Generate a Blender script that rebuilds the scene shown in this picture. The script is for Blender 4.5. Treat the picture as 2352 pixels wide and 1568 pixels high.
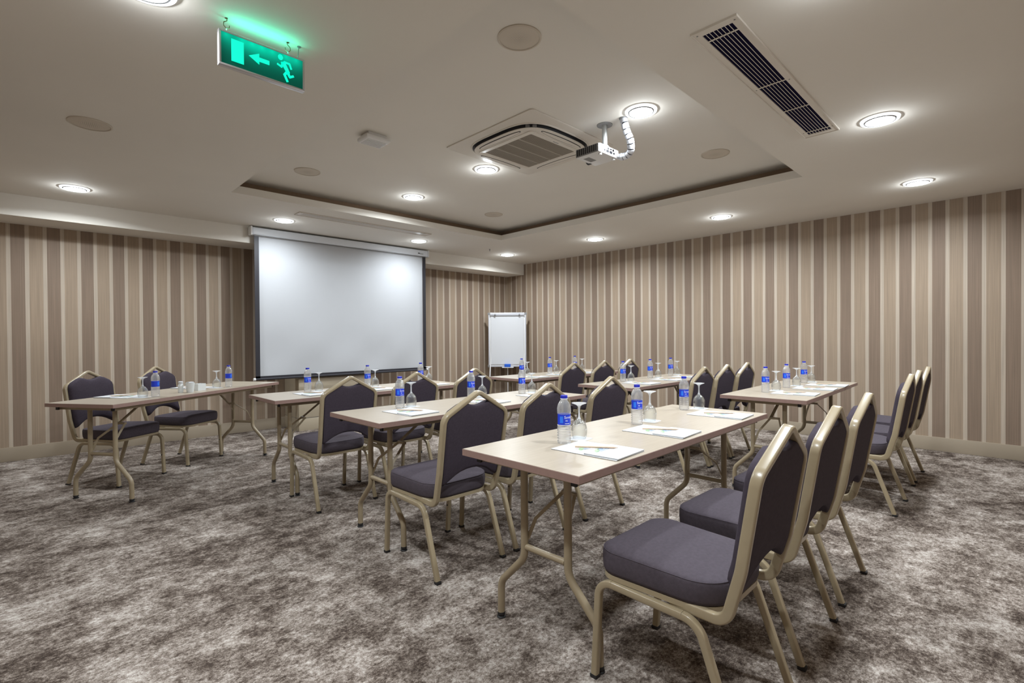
import bpy, bmesh, math, random
from math import sin, cos, pi, radians as RD, sqrt, atan2
from mathutils import Vector, Matrix, Euler

random.seed(7)
for o in list(bpy.data.objects):
    bpy.data.objects.remove(o, do_unlink=True)
sc = bpy.context.scene
COL = sc.collection

# ------------------------------------------------------------------ camera
F_PX, PITCH, ROLL, YAW = 1143.7, RD(-0.51), RD(-0.40), RD(45.73)
CAM = Vector((-6.676, -6.989, 1.1945))
fw = Vector((cos(YAW) * cos(PITCH), sin(YAW) * cos(PITCH), sin(PITCH)))
rt = Vector((sin(YAW), -cos(YAW), 0))
up = rt.cross(fw)
rt2 = rt * cos(ROLL) + up * sin(ROLL)
up2 = -rt * sin(ROLL) + up * cos(ROLL)
cd = bpy.data.cameras.new('camera')
cd.sensor_width = 36
cd.lens = F_PX / 2352 * 36
cd.clip_start = 0.05
cam = bpy.data.objects.new('camera', cd)
COL.objects.link(cam)
M = Matrix((rt2, up2, -fw)).transposed().to_4x4()
M.translation = CAM
cam.matrix_world = M
sc.camera = cam

# ------------------------------------------------------------------ world, exposure
w = bpy.data.worlds.new('world')
sc.world = w
w.use_nodes = True
w.node_tree.nodes['Background'].inputs[0].default_value = (1.0, 0.93, 0.82, 1)
w.node_tree.nodes['Background'].inputs[1].default_value = 0.05
sc.view_settings.view_transform = 'Standard'
sc.view_settings.look = 'None'
sc.view_settings.gamma = 1
sc.view_settings.exposure = 0.24
LAMP_W = 23.0          # one recessed downlight
LAMP_COL = (0.89, 0.955, 1.0)
DIFFUSER = 22.0        # brightness of the frosted disc of a downlight

H = 2.549      # lower ceiling
HU = 2.705      # raised ceiling of the tray
XL, YB = -7.34, -7.45          # left and rear wall
TX0, TX1, TY0, TY1 = -5.31, -1.90, -5.67, -1.89   # opening of the tray
HB, DB = 2.352, 0.469          # beam over the screen wall

# ------------------------------------------------------------------ helpers
def smooth(me, on=True):
    for p in me.polygons:
        p.use_smooth = on

def mesh(name, vs, fs, mat=None, sm=False, auto=None):
    me = bpy.data.meshes.new(name)
    me.from_pydata([tuple(v) for v in vs], [], [tuple(f) for f in fs])
    me.update()
    if mat:
        me.materials.append(mat)
    if sm or auto:
        smooth(me)
        if auto:
            me.set_sharp_from_angle(angle=RD(auto))
    return me

def link(name, me, parent=None, loc=(0, 0, 0), rot=(0, 0, 0)):
    o = bpy.data.objects.new(name, me)
    COL.objects.link(o)
    o.location = loc
    o.rotation_euler = rot
    if parent:
        o.parent = parent
    return o

def tag(o, label, cat, group=None):
    o['label'] = label
    o['category'] = cat
    if group:
        o['group'] = group
    return o

def thing(name, label, cat, loc=(0, 0, 0), rz=0, group=None):
    o = bpy.data.objects.new(name, None)
    o.empty_display_size = 0.05
    COL.objects.link(o)
    o.location = loc
    o.rotation_euler = (0, 0, rz)
    return tag(o, label, cat, group)

def dup(root, loc, rz, label, group=None):
    r = root.copy()
    COL.objects.link(r)
    r.location = loc
    r.rotation_euler = (0, 0, rz)
    r['label'] = label
    if group:
        r['group'] = group
    def rec(a, b):
        for ch in list(a.children):
            c = ch.copy()
            COL.objects.link(c)
            c.parent = b
            rec(ch, c)
    rec(root, r)
    return r

class MB:
    def __init__(s):
        s.v, s.f = [], []
    def add(s, vs, fs):
        n = len(s.v)
        s.v += [Vector(v) for v in vs]
        s.f += [tuple(i + n for i in f) for f in fs]
        return s
    def box(s, x0, x1, y0, y1, z0, z1):
        vs = [(x0, y0, z0), (x1, y0, z0), (x1, y1, z0), (x0, y1, z0), (x0, y0, z1), (x1, y0, z1), (x1, y1, z1), (x0, y1, z1)]
        return s.add(vs, [(0, 3, 2, 1), (4, 5, 6, 7), (0, 1, 5, 4), (1, 2, 6, 5), (2, 3, 7, 6), (3, 0, 4, 7)])
    def lathe(s, prof, n=32, c=(0, 0, 0), cap0=True, cap1=True):
        vs, fs = [], []
        for r, z in prof:
            for i in range(n):
                a = 2 * pi * i / n
                vs.append((c[0] + r * cos(a), c[1] + r * sin(a), c[2] + z))
        m = len(prof)
        for j in range(m - 1):
            for i in range(n):
                k = (i + 1) % n
                fs.append((j * n + i, j * n + k, (j + 1) * n + k, (j + 1) * n + i))
        if cap0:
            fs.append(tuple(reversed(range(n))))
        if cap1:
            fs.append(tuple((m - 1) * n + i for i in range(n)))
        return s.add(vs, fs)
    def sweep(s, path, sec, ref, cap=True):
        """sec: list of (a,b) in frame (n,b); ref: Vector or function(index, tangent)->b axis"""
        vs, fs = [], []
        m, n = len(path), len(sec)
        for i, p in enumerate(path):
            p = Vector(p)
            if i == 0:
                t = Vector(path[1]) - p
            elif i == m - 1:
                t = p - Vector(path[-2])
            else:
                t = (Vector(path[i + 1]) - p).normalized() + (p - Vector(path[i - 1])).normalized()
            t.normalize()
            b = ref(i, t) if callable(ref) else Vector(ref)
            nn = t.cross(b).normalized()
            b = nn.cross(t).normalized()
            for a, c in sec:
                vs.append(p + nn * a + b * c)
        for j in range(m - 1):
            for i in range(n):
                k = (i + 1) % n
                fs.append((j * n + i, (j + 1) * n + i, (j + 1) * n + k, j * n + k))
        if cap:
            fs.append(tuple(range(n)))
            fs.append(tuple(reversed([(m - 1) * n + i for i in range(n)])))
        return s.add(vs, fs)
    def tube(s, path, r, n=14, cap=True):
        sec = [(r * cos(2 * pi * i / n), r * sin(2 * pi * i / n)) for i in range(n)]
        t0 = (Vector(path[-1]) - Vector(path[0])).normalized()
        ref = Vector((0, 0, 1)) if abs(t0.z) < 0.7 else Vector((1, 0, 0))
        # rotation-minimising frame
        st = {'b': ref}
        def rf(i, t):
            b = st['b'] - t * st['b'].dot(t)
            b.normalize()
            st['b'] = b
            return b
        return s.sweep(path, sec, rf, cap)
    def prism(s, poly, z0, z1):
        n = len(poly)
        vs = [(x, y, z0) for x, y in poly] + [(x, y, z1) for x, y in poly]
        fs = [tuple(reversed(range(n))), tuple(range(n, 2 * n))]
        fs += [(i, (i + 1) % n, n + (i + 1) % n, n + i) for i in range(n)]
        return s.add(vs, fs)
    def xf(s, M, start=0):
        for i in range(start, len(s.v)):
            s.v[i] = M @ s.v[i]
        return s
    def mesh(s, name, mat, auto=40):
        return mesh(name, s.v, s.f, mat, auto=auto)
    def build(s, name, mat, parent=None, loc=(0, 0, 0), rot=(0, 0, 0), auto=40, bevel=0, seg=2):
        me = s.mesh(name, mat, auto)
        if bevel:
            bm = bmesh.new()
            bm.from_mesh(me)
            ed = [e for e in bm.edges if len(e.link_faces) == 2 and e.calc_face_angle() > RD(35)]
            bmesh.ops.bevel(bm, geom=ed, offset=bevel, segments=seg, affect='EDGES', profile=0.6, clamp_overlap=True)
            bm.to_mesh(me)
            bm.free()
            smooth(me)
            me.set_sharp_from_angle(angle=RD(50))
        return link(name, me, parent, loc, rot)

def fillet(pts, rad, n=6):
    """round the inner corners of a polyline"""
    pts = [Vector(p) for p in pts]
    out = [pts[0]]
    for i in range(1, len(pts) - 1):
        r = rad[i] if isinstance(rad, (list, tuple)) else rad
        p, a, b = pts[i], pts[i - 1], pts[i + 1]
        u, v = (a - p), (b - p)
        lu, lv = u.length, v.length
        u.normalize(); v.normalize()
        ang = u.angle(v)
        if r <= 0 or ang > pi - 0.02:
            out.append(p)
            continue
        d = min(r / math.tan(ang / 2), lu * 0.49, lv * 0.49)
        r2 = d * math.tan(ang / 2)
        c = p + (u + v).normalized() * (r2 / sin(ang / 2))
        p0, p1 = p + u * d, p + v * d
        a0, a1 = p0 - c, p1 - c
        tot = a0.angle(a1)
        for k in range(n + 1):
            t = k / n
            out.append(c + (a0 * sin((1 - t) * tot) + a1 * sin(t * tot)) / sin(tot))
    out.append(pts[-1])
    return out

def rrect(w, h, r, n=3):
    """rounded rectangle section"""
    out = []
    for cx, cy, a0 in ((w / 2 - r, h / 2 - r, 0), (-w / 2 + r, h / 2 - r, 90), (-w / 2 + r, -h / 2 + r, 180), (w / 2 - r, -h / 2 + r, 270)):
        for k in range(n + 1):
            a = RD(a0 + 90 * k / n)
            out.append((cx + r * cos(a), cy + r * sin(a)))
    return out

# ------------------------------------------------------------------ materials
def nmat(name):
    m = bpy.data.materials.new(name)
    m.use_nodes = True
    nt = m.node_tree
    return m, nt, nt.nodes['Principled BSDF']

def pm(name, col, rough=0.5, metal=0.0, noise=0.0, nscale=20, bump=0.0, bscale=200, spec=0.5, coat=0.0, emit=None, es=0):
    m, nt, b = nmat(name)
    b.inputs['Base Color'].default_value = (*col, 1)
    b.inputs['Roughness'].default_value = rough
    b.inputs['Metallic'].default_value = metal
    b.inputs['Specular IOR Level'].default_value = spec
    b.inputs['Coat Weight'].default_value = coat
    b.inputs['Coat Roughness'].default_value = 0.15
    if noise:
        tc = nt.nodes.new('ShaderNodeTexCoord')
        n = nt.nodes.new('ShaderNodeTexNoise')
        n.inputs['Scale'].default_value = nscale
        n.inputs['Detail'].default_value = 5
        r = nt.nodes.new('ShaderNodeMapRange')
        r.inputs[1].default_value, r.inputs[2].default_value = 0.3, 0.7
        r.inputs[3].default_value, r.inputs[4].default_value = 1 - noise, 1 + noise
        mx = nt.nodes.new('ShaderNodeVectorMath')
        mx.operation = 'SCALE'
        mx.inputs[0].default_value = col
        nt.links.new(tc.outputs['Object'], n.inputs['Vector'])
        nt.links.new(n.outputs['Fac'], r.inputs[0])
        nt.links.new(r.outputs[0], mx.inputs['Scale'])
        nt.links.new(mx.outputs[0], b.inputs['Base Color'])
    if bump:
        tc = nt.nodes.new('ShaderNodeTexCoord')
        n = nt.nodes.new('ShaderNodeTexNoise')
        n.inputs['Scale'].default_value = bscale
        n.inputs['Detail'].default_value = 3
        bp = nt.nodes.new('ShaderNodeBump')
        bp.inputs['Strength'].default_value = bump
        bp.inputs['Distance'].default_value = 0.002
        nt.links.new(tc.outputs['Object'], n.inputs['Vector'])
        nt.links.new(n.outputs['Fac'], bp.inputs['Height'])
        nt.links.new(bp.outputs[0], b.inputs['Normal'])
    if emit:
        b.inputs['Emission Color'].default_value = (*emit, 1)
        b.inputs['Emission Strength'].default_value = es
    return m

def math_node(nt, op, a, b=None, c=None):
    n = nt.nodes.new('ShaderNodeMath')
    n.operation = op
    for i, v in enumerate((a, b, c)):
        if v is None:
            continue
        if isinstance(v, (int, float)):
            n.inputs[i].default_value = v
        else:
            nt.links.new(v, n.inputs[i])
    return n.outputs[0]

def wallpaper(name, axis, anchor, period, sign):
    """striped vinyl wallpaper: narrow pale stripe, dark stripe, narrow pale stripe, mid stripe"""
    m, nt, b = nmat(name)
    g = nt.nodes.new('ShaderNodeNewGeometry')
    s = nt.nodes.new('ShaderNodeSeparateXYZ')
    nt.links.new(g.outputs['Position'], s.inputs[0])
    u = math_node(nt, 'SUBTRACT', s.outputs[axis], anchor)
    u = math_node(nt, 'MULTIPLY', u, sign / period)
    u = math_node(nt, 'FRACT', u)
    cr = nt.nodes.new('ShaderNodeValToRGB')
    cr.color_ramp.interpolation = 'CONSTANT'
    pale, dark, mid = (0.460, 0.388, 0.312, 1), (0.232, 0.169, 0.124, 1), (0.330, 0.252, 0.182, 1)
    e = cr.color_ramp.elements
    e[0].position, e[0].color = 0, pale
    e[1].position, e[1].color = 0.115, dark
    for p, c in ((0.5, pale), (0.615, mid)):
        x = e.new(p)
        x.color = c
    nt.links.new(u, cr.inputs[0])
    # fine vertical streaks woven in the paper
    mp = nt.nodes.new('ShaderNodeMapping')
    mp.inputs['Scale'].default_value = (1, 1, 0.012)
    n = nt.nodes.new('ShaderNodeTexNoise')
    n.inputs['Scale'].default_value = 130
    n.inputs['Detail'].default_value = 3
    nt.links.new(g.outputs['Position'], mp.inputs[0])
    nt.links.new(mp.outputs[0], n.inputs['Vector'])
    mr = nt.nodes.new('ShaderNodeMapRange')
    mr.inputs[1].default_value, mr.inputs[2].default_value = 0.3, 0.7
    mr.inputs[3].default_value, mr.inputs[4].default_value = 0.86, 1.12
    nt.links.new(n.outputs['Fac'], mr.inputs[0])
    n2 = nt.nodes.new('ShaderNodeTexNoise')
    n2.inputs['Scale'].default_value = 1.3
    n2.inputs['Detail'].default_value = 4
    nt.links.new(g.outputs['Position'], n2.inputs['Vector'])
    mr2 = nt.nodes.new('ShaderNodeMapRange')
    mr2.inputs[1].default_value, mr2.inputs[2].default_value = 0.3, 0.7
    mr2.inputs[3].default_value, mr2.inputs[4].default_value = 0.95, 1.05
    nt.links.new(n2.outputs['Fac'], mr2.inputs[0])
    k = math_node(nt, 'MULTIPLY', mr.outputs[0], mr2.outputs[0])
    vm = nt.nodes.new('ShaderNodeVectorMath')
    vm.operation = 'SCALE'
    nt.links.new(cr.outputs[0], vm.inputs[0])
    nt.links.new(k, vm.inputs['Scale'])
    nt.links.new(vm.outputs[0], b.inputs['Base Color'])
    b.inputs['Roughness'].default_value = 0.62
    b.inputs['Specular IOR Level'].default_value = 0.35
    bp = nt.nodes.new('ShaderNodeBump')
    bp.inputs['Strength'].default_value = 0.25
    bp.inputs['Distance'].default_value = 0.0008
    nt.links.new(n.outputs['Fac'], bp.inputs['Height'])
    nt.links.new(bp.outputs[0], b.inputs['Normal'])
    return m

def carpet():
    m, nt, b = nmat('carpet')
    g = nt.nodes.new('ShaderNodeNewGeometry')
    def noise(scale, detail, rough, sx=1.0, sy=1.0, dist=0.0, off=(0, 0, 0)):
        mp = nt.nodes.new('ShaderNodeMapping')
        mp.inputs['Scale'].default_value = (sx, sy, 1)
        mp.inputs['Location'].default_value = off
        n = nt.nodes.new('ShaderNodeTexNoise')
        n.inputs['Scale'].default_value = scale
        n.inputs['Detail'].default_value = detail
        n.inputs['Roughness'].default_value = rough
        n.inputs['Distortion'].default_value = dist
        nt.links.new(g.outputs['Position'], mp.inputs[0])
        nt.links.new(mp.outputs[0], n.inputs['Vector'])
        return n.outputs['Fac']
    a = noise(2.6, 5, 0.6, 1.0, 1.15, 0.2)
    c = noise(12.0, 6, 0.8, 1.0, 1.15, 0.1, (3, 5, 1))
    d = noise(60.0, 4, 0.8, 1.0, 1.15, 0.0, (7, 1, 2))
    f = noise(260.0, 2, 0.6)
    s = math_node(nt, 'MULTIPLY', a, 0.30)
    s = math_node(nt, 'MULTIPLY_ADD', c, 0.40, s)
    s = math_node(nt, 'MULTIPLY_ADD', d, 0.35, s)
    s = math_node(nt, 'MULTIPLY_ADD', f, 0.13, s)
    cr = nt.nodes.new('ShaderNodeValToRGB')
    e = cr.color_ramp.elements
    e[0].position, e[0].color = 0.480, (0.036, 0.026, 0.021, 1)
    e[1].position, e[1].color = 0.715, (0.58, 0.54, 0.50, 1)
    for p, col in ((0.53, (0.070, 0.052, 0.042, 1)), (0.570, (0.140, 0.112, 0.093, 1)), (0.610, (0.252, 0.212, 0.183, 1)), (0.655, (0.40, 0.355, 0.318, 1))):
        x = e.new(p)
        x.color = col
    nt.links.new(s, cr.inputs[0])
    nt.links.new(cr.outputs[0], b.inputs['Base Color'])
    b.inputs['Roughness'].default_value = 0.97
    b.inputs['Specular IOR Level'].default_value = 0.1
    bp = nt.nodes.new('ShaderNodeBump')
    bp.inputs['Strength'].default_value = 0.5
    bp.inputs['Distance'].default_value = 0.004
    nt.links.new(f, bp.inputs['Height'])
    nt.links.new(bp.outputs[0], b.inputs['Normal'])
    return m

def mixglass(name, tint, ior, refr, tfac, rough=0.0, haze=0.0):
    """clear wall: part refracting, part straight through, with a fresnel reflection"""
    m = bpy.data.materials.new(name)
    m.use_nodes = True
    nt = m.node_tree
    nt.nodes.clear()
    out = nt.nodes.new('ShaderNodeOutputMaterial')
    tr = nt.nodes.new('ShaderNodeBsdfTransparent')
    tr.inputs[0].default_value = (*tint, 1)
    gl = nt.nodes.new('ShaderNodeBsdfGlass')
    gl.inputs['IOR'].default_value = ior
    gl.inputs['Roughness'].default_value = rough
    gl.inputs['Color'].default_value = (*tint, 1)
    gs = nt.nodes.new('ShaderNodeBsdfGlossy')
    gs.inputs['Roughness'].default_value = 0.06
    lw = nt.nodes.new('ShaderNodeLayerWeight')
    lw.inputs['Blend'].default_value = 0.35
    m1 = nt.nodes.new('ShaderNodeMixShader')
    m1.inputs[0].default_value = refr
    m2 = nt.nodes.new('ShaderNodeMixShader')
    f = math_node(nt, 'MULTIPLY', lw.outputs['Facing'], tfac)
    nt.links.new(f, m2.inputs[0])
    nt.links.new(tr.outputs[0], m1.inputs[1])
    nt.links.new(gl.outputs[0], m1.inputs[2])
    nt.links.new(m1.outputs[0], m2.inputs[1])
    nt.links.new(gs.outputs[0], m2.inputs[2])
    df = nt.nodes.new('ShaderNodeBsdfTranslucent')
    df.inputs[0].default_value = (0.9, 0.92, 0.95, 1)
    d2 = nt.nodes.new('ShaderNodeBsdfDiffuse')
    d2.inputs[0].default_value = (0.9, 0.92, 0.95, 1)
    a1 = nt.nodes.new('ShaderNodeMixShader')
    nt.links.new(df.outputs[0], a1.inputs[1])
    nt.links.new(d2.outputs[0], a1.inputs[2])
    m3 = nt.nodes.new('ShaderNodeMixShader')
    m3.inputs[0].default_value = haze
    nt.links.new(m2.outputs[0], m3.inputs[1])
    nt.links.new(a1.outputs[0], m3.inputs[2])
    nt.links.new(m3.outputs[0], out.inputs[0])
    return m

def tabletop_mat():
    m, nt, b = nmat('table_laminate')
    tc = nt.nodes.new('ShaderNodeTexCoord')
    mp = nt.nodes.new('ShaderNodeMapping')
    mp.inputs['Scale'].default_value = (1.5, 22, 22)
    n = nt.nodes.new('ShaderNodeTexNoise')
    n.inputs['Scale'].default_value = 4
    n.inputs['Detail'].default_value = 6
    cr = nt.nodes.new('ShaderNodeValToRGB')
    cr.color_ramp.elements[0].position, cr.color_ramp.elements[0].color = 0.3, (0.375, 0.318, 0.248, 1)
    cr.color_ramp.elements[1].position, cr.color_ramp.elements[1].color = 0.7, (0.420, 0.362, 0.288, 1)
    nt.links.new(tc.outputs['Object'], mp.inputs[0])
    nt.links.new(mp.outputs[0], n.inputs['Vector'])
    nt.links.new(n.outputs['Fac'], cr.inputs[0])
    nt.links.new(cr.outputs[0], b.inputs['Base Color'])
    b.inputs['Roughness'].default_value = 0.33
    b.inputs['Specular IOR Level'].default_value = 0.5
    return m

M_CEIL = pm('ceiling_paint', (0.72, 0.685, 0.625), 0.85, noise=0.015, nscale=2, spec=0.25)
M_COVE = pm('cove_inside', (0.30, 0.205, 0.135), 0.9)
M_BASE = pm('baseboard_paint', (0.36, 0.30, 0.225), 0.5)
M_WR = wallpaper('wallpaper_right', 1, -6.037, 0.269, -1)
M_WS = wallpaper('wallpaper_screen', 0, -6.812, 0.2645, 1)
M_WL = wallpaper('wallpaper_left', 1, -6.0, 0.267, -1)
M_WB = wallpaper('wallpaper_rear', 0, -6.0, 0.267, 1)
M_CARPET = carpet()
M_FRAME = pm('beige_lacquered_steel', (0.330, 0.268, 0.172), 0.30, spec=0.55, coat=0.35, noise=0.03, nscale=30)
M_TFRAME = pm('beige_table_steel', (0.300, 0.240, 0.155), 0.40, noise=0.04, nscale=30, coat=0.15)
M_FAB = pm('plum_grey_fabric', (0.074, 0.061, 0.075), 0.9, noise=0.10, nscale=90, bump=0.5, bscale=700, spec=0.25)
M_FAB_SHADE = pm('plum_fabric_shaded', (0.052, 0.041, 0.055), 0.9, noise=0.10, nscale=90, bump=0.5, bscale=700, spec=0.2)  # same padding fabric, with the shade on the backrest put into a darker colour
M_RUB = pm('black_rubber', (0.012, 0.011, 0.012), 0.6)
M_TOP = tabletop_mat()
M_EDGE = pm('table_edge_band', (0.265, 0.170, 0.145), 0.45, noise=0.05, nscale=40)
M_WHITE = pm('white_plastic', (0.72, 0.72, 0.72), 0.4)
M_PAPER = pm('white_paper', (0.60, 0.61, 0.63), 0.7)
M_GREENEDGE = pm('folder_back', (0.05, 0.09, 0.10), 0.6)
M_LOGO_G = pm('logo_green', (0.35, 0.50, 0.30), 0.7)
M_LOGO_B = pm('logo_blue', (0.22, 0.30, 0.42), 0.7)
M_WOOD = pm('pencil_wood', (0.60, 0.45, 0.33), 0.6, noise=0.06, nscale=60)
M_LEAD = pm('pencil_lead', (0.03, 0.03, 0.03), 0.5)
M_BLUE = pm('bottle_blue', (0.010, 0.045, 0.62), 0.4)
M_CAP = pm('cap_blue', (0.008, 0.018, 0.42), 0.4)
M_LAB2 = pm('label_light_blue', (0.02, 0.18, 0.85), 0.4)
M_TEXT = pm('label_white', (0.85, 0.87, 0.9), 0.5)
M_BOTTLE = mixglass('bottle_plastic', (0.985, 0.992, 0.995), 1.25, 0.36, 0.75, haze=0.15)
M_GLASS = mixglass('wine_glass', (0.97, 0.98, 0.98), 1.12, 0.12, 0.60, haze=0.02)
M_GFOOT = mixglass('glass_foot', (0.97, 0.98, 0.98), 1.15, 0.25, 0.85, haze=0.42)
M_SCREEN = pm('projection_fabric', (0.495, 0.51, 0.535), 0.85, spec=0.2, noise=0.01, nscale=3)
M_SCRBLK = pm('screen_black', (0.018, 0.017, 0.024), 0.55)
M_HOUS = pm('screen_housing', (0.72, 0.76, 0.82), 0.35)
M_GREY = pm('grey_plastic', (0.22, 0.22, 0.22), 0.5)
M_DARK = pm('dark_gap', (0.012, 0.012, 0.016), 0.6)
M_SLOT = pm('vent_inside', (0.008, 0.007, 0.030), 0.9, spec=0.05)
M_ACW = pm('ac_panel_white', (0.66, 0.615, 0.55), 0.45)
M_ACG = pm('ac_grille', (0.36, 0.32, 0.27), 0.6)
M_ALU = pm('brushed_aluminium', (0.62, 0.60, 0.62), 0.3, metal=0.85)
M_STEEL = pm('painted_grey_steel', (0.50, 0.52, 0.52), 0.35, metal=0.3)
M_BRASS = pm('hook_brass', (0.20, 0.17, 0.09), 0.35, metal=0.9)
M_CAB = pm('cabinet_beige', (0.40, 0.34, 0.25), 0.5)
M_CHROME = pm('silver_plastic', (0.70, 0.72, 0.78), 0.25, metal=0.4)
M_CERAM = pm('white_ceramic', (0.72, 0.75, 0.75), 0.2, coat=0.4)
M_LIT = pm('frosted_lamp_glass', (0.9, 0.9, 0.9), 0.5, emit=LAMP_COL, es=DIFFUSER)
M_HALO = pm('glowing_glass', (0.8, 0.8, 0.8), 0.3, emit=LAMP_COL, es=0.9)
M_RING = pm('lamp_ring', (0.25, 0.25, 0.25), 0.25, metal=0.8)
M_SPK = pm('speaker_cover', (0.56, 0.50, 0.42), 0.7)

def sign_mat():
    """back-lit acrylic: six small leds in the top rail light it unevenly"""
    m, nt, b = nmat('sign_green_lit')
    b.inputs['Base Color'].default_value = (0.0, 0.045, 0.030, 1)
    b.inputs['Roughness'].default_value = 0.5
    b.inputs['Specular IOR Level'].default_value = 0.15
    tc = nt.nodes.new('ShaderNodeTexCoord')
    acc = None
    for x in (-0.150, -0.088, -0.048, -0.008, 0.036, 0.095, 0.14):
        v = nt.nodes.new('ShaderNodeVectorMath')
        v.operation = 'DISTANCE'
        nt.links.new(tc.outputs['Object'], v.inputs[0])
        v.inputs[1].default_value = (x, -0.0125, 0.058)
        k = math_node(nt, 'MULTIPLY', v.outputs['Value'], -38.0)
        k = math_node(nt, 'EXPONENT', k)
        acc = k if acc is None else math_node(nt, 'ADD', acc, k)
    e = math_node(nt, 'MULTIPLY_ADD', acc, 0.45, 0.035)
    b.inputs['Emission Color'].default_value = (0.0, 1.0, 0.62, 1)
    nt.links.new(e, b.inputs['Emission Strength'])
    return m
M_SIGN = sign_mat()
M_PICT = pm('sign_pictogram_lit', (0.0, 0.15, 0.10), 0.4, emit=(0.0, 1.0, 0.62), es=0.9)

# ------------------------------------------------------------------ room shell
def struct(o):
    o['kind'] = 'structure'
    return o

T = 0.12
struct(MB().box(XL - T, T, YB - T, T, -0.1, 0).build('floor', M_CARPET))
struct(MB().box(0, T, YB - T, T, 0, H + 0.3).build('wall_right', M_WR))
struct(MB().box(XL - T, 0, 0, T, 0, H + 0.3).build('wall_front', M_WS))
struct(MB().box(XL - T, XL, YB - T, 0, 0, H + 0.3).build('wall_left', M_WL))
struct(MB().box(XL, 0, YB - T, YB, 0, H + 0.3).build('wall_rear', M_WB))
bt, bh = 0.014, 0.14
struct(MB().box(XL, 0, -bt, 0, 0, bh).build('baseboard_front', M_BASE, bevel=0.003))
struct(MB().box(-bt, 0, YB, -bt, 0, bh).build('baseboard_right', M_BASE, bevel=0.003))
struct(MB().box(XL, XL + bt, YB, -bt, 0, bh).build('baseboard_left', M_BASE, bevel=0.003))
struct(MB().box(XL + bt, -bt, YB, YB + bt, 0, bh).build('baseboard_rear', M_BASE, bevel=0.003))

def ring_boxes(mb, x0, x1, y0, y1, z0, z1):
    mb.box(XL, x0, YB, 0, z0, z1)
    mb.box(x1, 0, YB, 0, z0, z1)
    mb.box(x0, x1, YB, y0, z0, z1)
    mb.box(x0, x1, y1, 0, z0, z1)
    return mb
LIP = 0.07
ce = MB()
ring_boxes(ce, TX0, TX1, TY0, TY1, H, H + LIP)
PK = 0.16
ce.box(XL, 0, YB, 0, HU + 0.02, HU + 0.06)
struct(ce.build('ceiling', M_CEIL))
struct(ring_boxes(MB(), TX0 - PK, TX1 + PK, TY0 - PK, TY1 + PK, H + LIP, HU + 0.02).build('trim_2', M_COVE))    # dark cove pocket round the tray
struct(MB().box(TX0 - PK, TX1 + PK, TY0 - PK, TY1 + PK, HU, HU + 0.02).build('ceiling_tray', M_CEIL))
struct(MB().box(XL, 0, -DB, 0, HB, H).build('trim_1', M_CEIL))       # beam above the screen wall

# ------------------------------------------------------------------ ceiling fittings
def downlight_proto():
    t = thing('downlight', 'x', 'ceiling light')
    MB().lathe([(0.076, 0.002), (0.076, -0.014), (0.081, -0.016), (0.086, -0.010)], 48, cap0=False, cap1=False).build('trim_ring', M_RING, t)
    MB().lathe([(0.085, -0.010), (0.094, -0.014), (0.102, -0.011), (0.105, 0.0)], 48, cap0=False, cap1=False).build('glowing_glass_ring', M_HALO, t)
    mb = MB().lathe([(0.0755, 0.0), (0.0755, -0.012), (0.066, -0.016), (0.045, -0.019), (0.015, -0.020)], 48, cap0=False, cap1=True)
    mb.build('diffuser', M_LIT, t)
    ld = bpy.data.lights.new('lamp', 'AREA')
    ld.shape = 'DISK'
    ld.size = 0.15
    ld.energy = LAMP_W
    ld.color = LAMP_COL
    ld.spread = RD(164)
    lo = bpy.data.objects.new('lamp', ld)
    COL.objects.link(lo)
    lo.parent = t
    lo.location = (0, 0, -0.024)
    pd = bpy.data.lights.new('side_glow', 'POINT')      # light leaving the drop glass sideways and upwards
    pd.energy = LAMP_W * 0.075
    pd.color = LAMP_COL
    pd.shadow_soft_size = 0.012
    po = bpy.data.objects.new('side_glow', pd)
    COL.objects.link(po)
    po.parent = t
    po.location = (0, 0, -0.060)
    return t

dl = downlight_proto()
DLS = [
    (-6.354, -1.09, H, 'round recessed downlight at far left of the photo, by the lit beam'),
    (-4.549, -1.08, H, 'round recessed downlight just above the left end of the screen housing'),
    (-2.725, -1.08, H, 'round recessed downlight just above the right end of the screen housing'),
    (-0.990, -1.06, H, 'round recessed downlight nearest the far room corner, above the flip chart'),
    (-0.990, -2.831, H, 'second downlight from the corner along the right striped wall'),
    (-0.985, -4.584, H, 'third downlight from the corner along the right striped wall'),
    (-0.980, -6.334, H, 'downlight at far right of the photo, last along the striped wall'),
    (-2.811, -6.359, H, 'large bright downlight just right of the long dark ceiling vent'),
    (-3.700, -3.620, HU, 'downlight in the ceiling tray just below the air conditioner panel'),
    (-3.690, -2.425, HU, 'downlight in the ceiling tray nearest the projection screen'),
    (-3.710, -5.200, HU, 'bright downlight in the ceiling tray beside the projector conduit'),
    (-6.335, -4.640, H, 'downlight cut by the top edge of the photo left of the exit sign'),
    (-4.550, -6.500, H, 'downlight cut by the top edge of the photo above the long dark vent'),
    (-6.350, -6.350, H, 'downlight behind the camera in the near left ceiling corner'),
]
for i, (x, y, z, lb) in enumerate(DLS):
    if i == 0:
        dl.location = (x, y, z)
        dl['label'] = lb
        dl['group'] = 'recessed ceiling downlights'
    else:
        t = dup(dl, (x, y, z), 0, lb, 'recessed ceiling downlights')
        if i in (1, 2):          # the two lamps right before the screen are dimmed
            for c in t.children:
                if c.type == 'LIGHT':
                    c.data = c.data.copy()
                    c.data.energy *= 0.55

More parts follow.
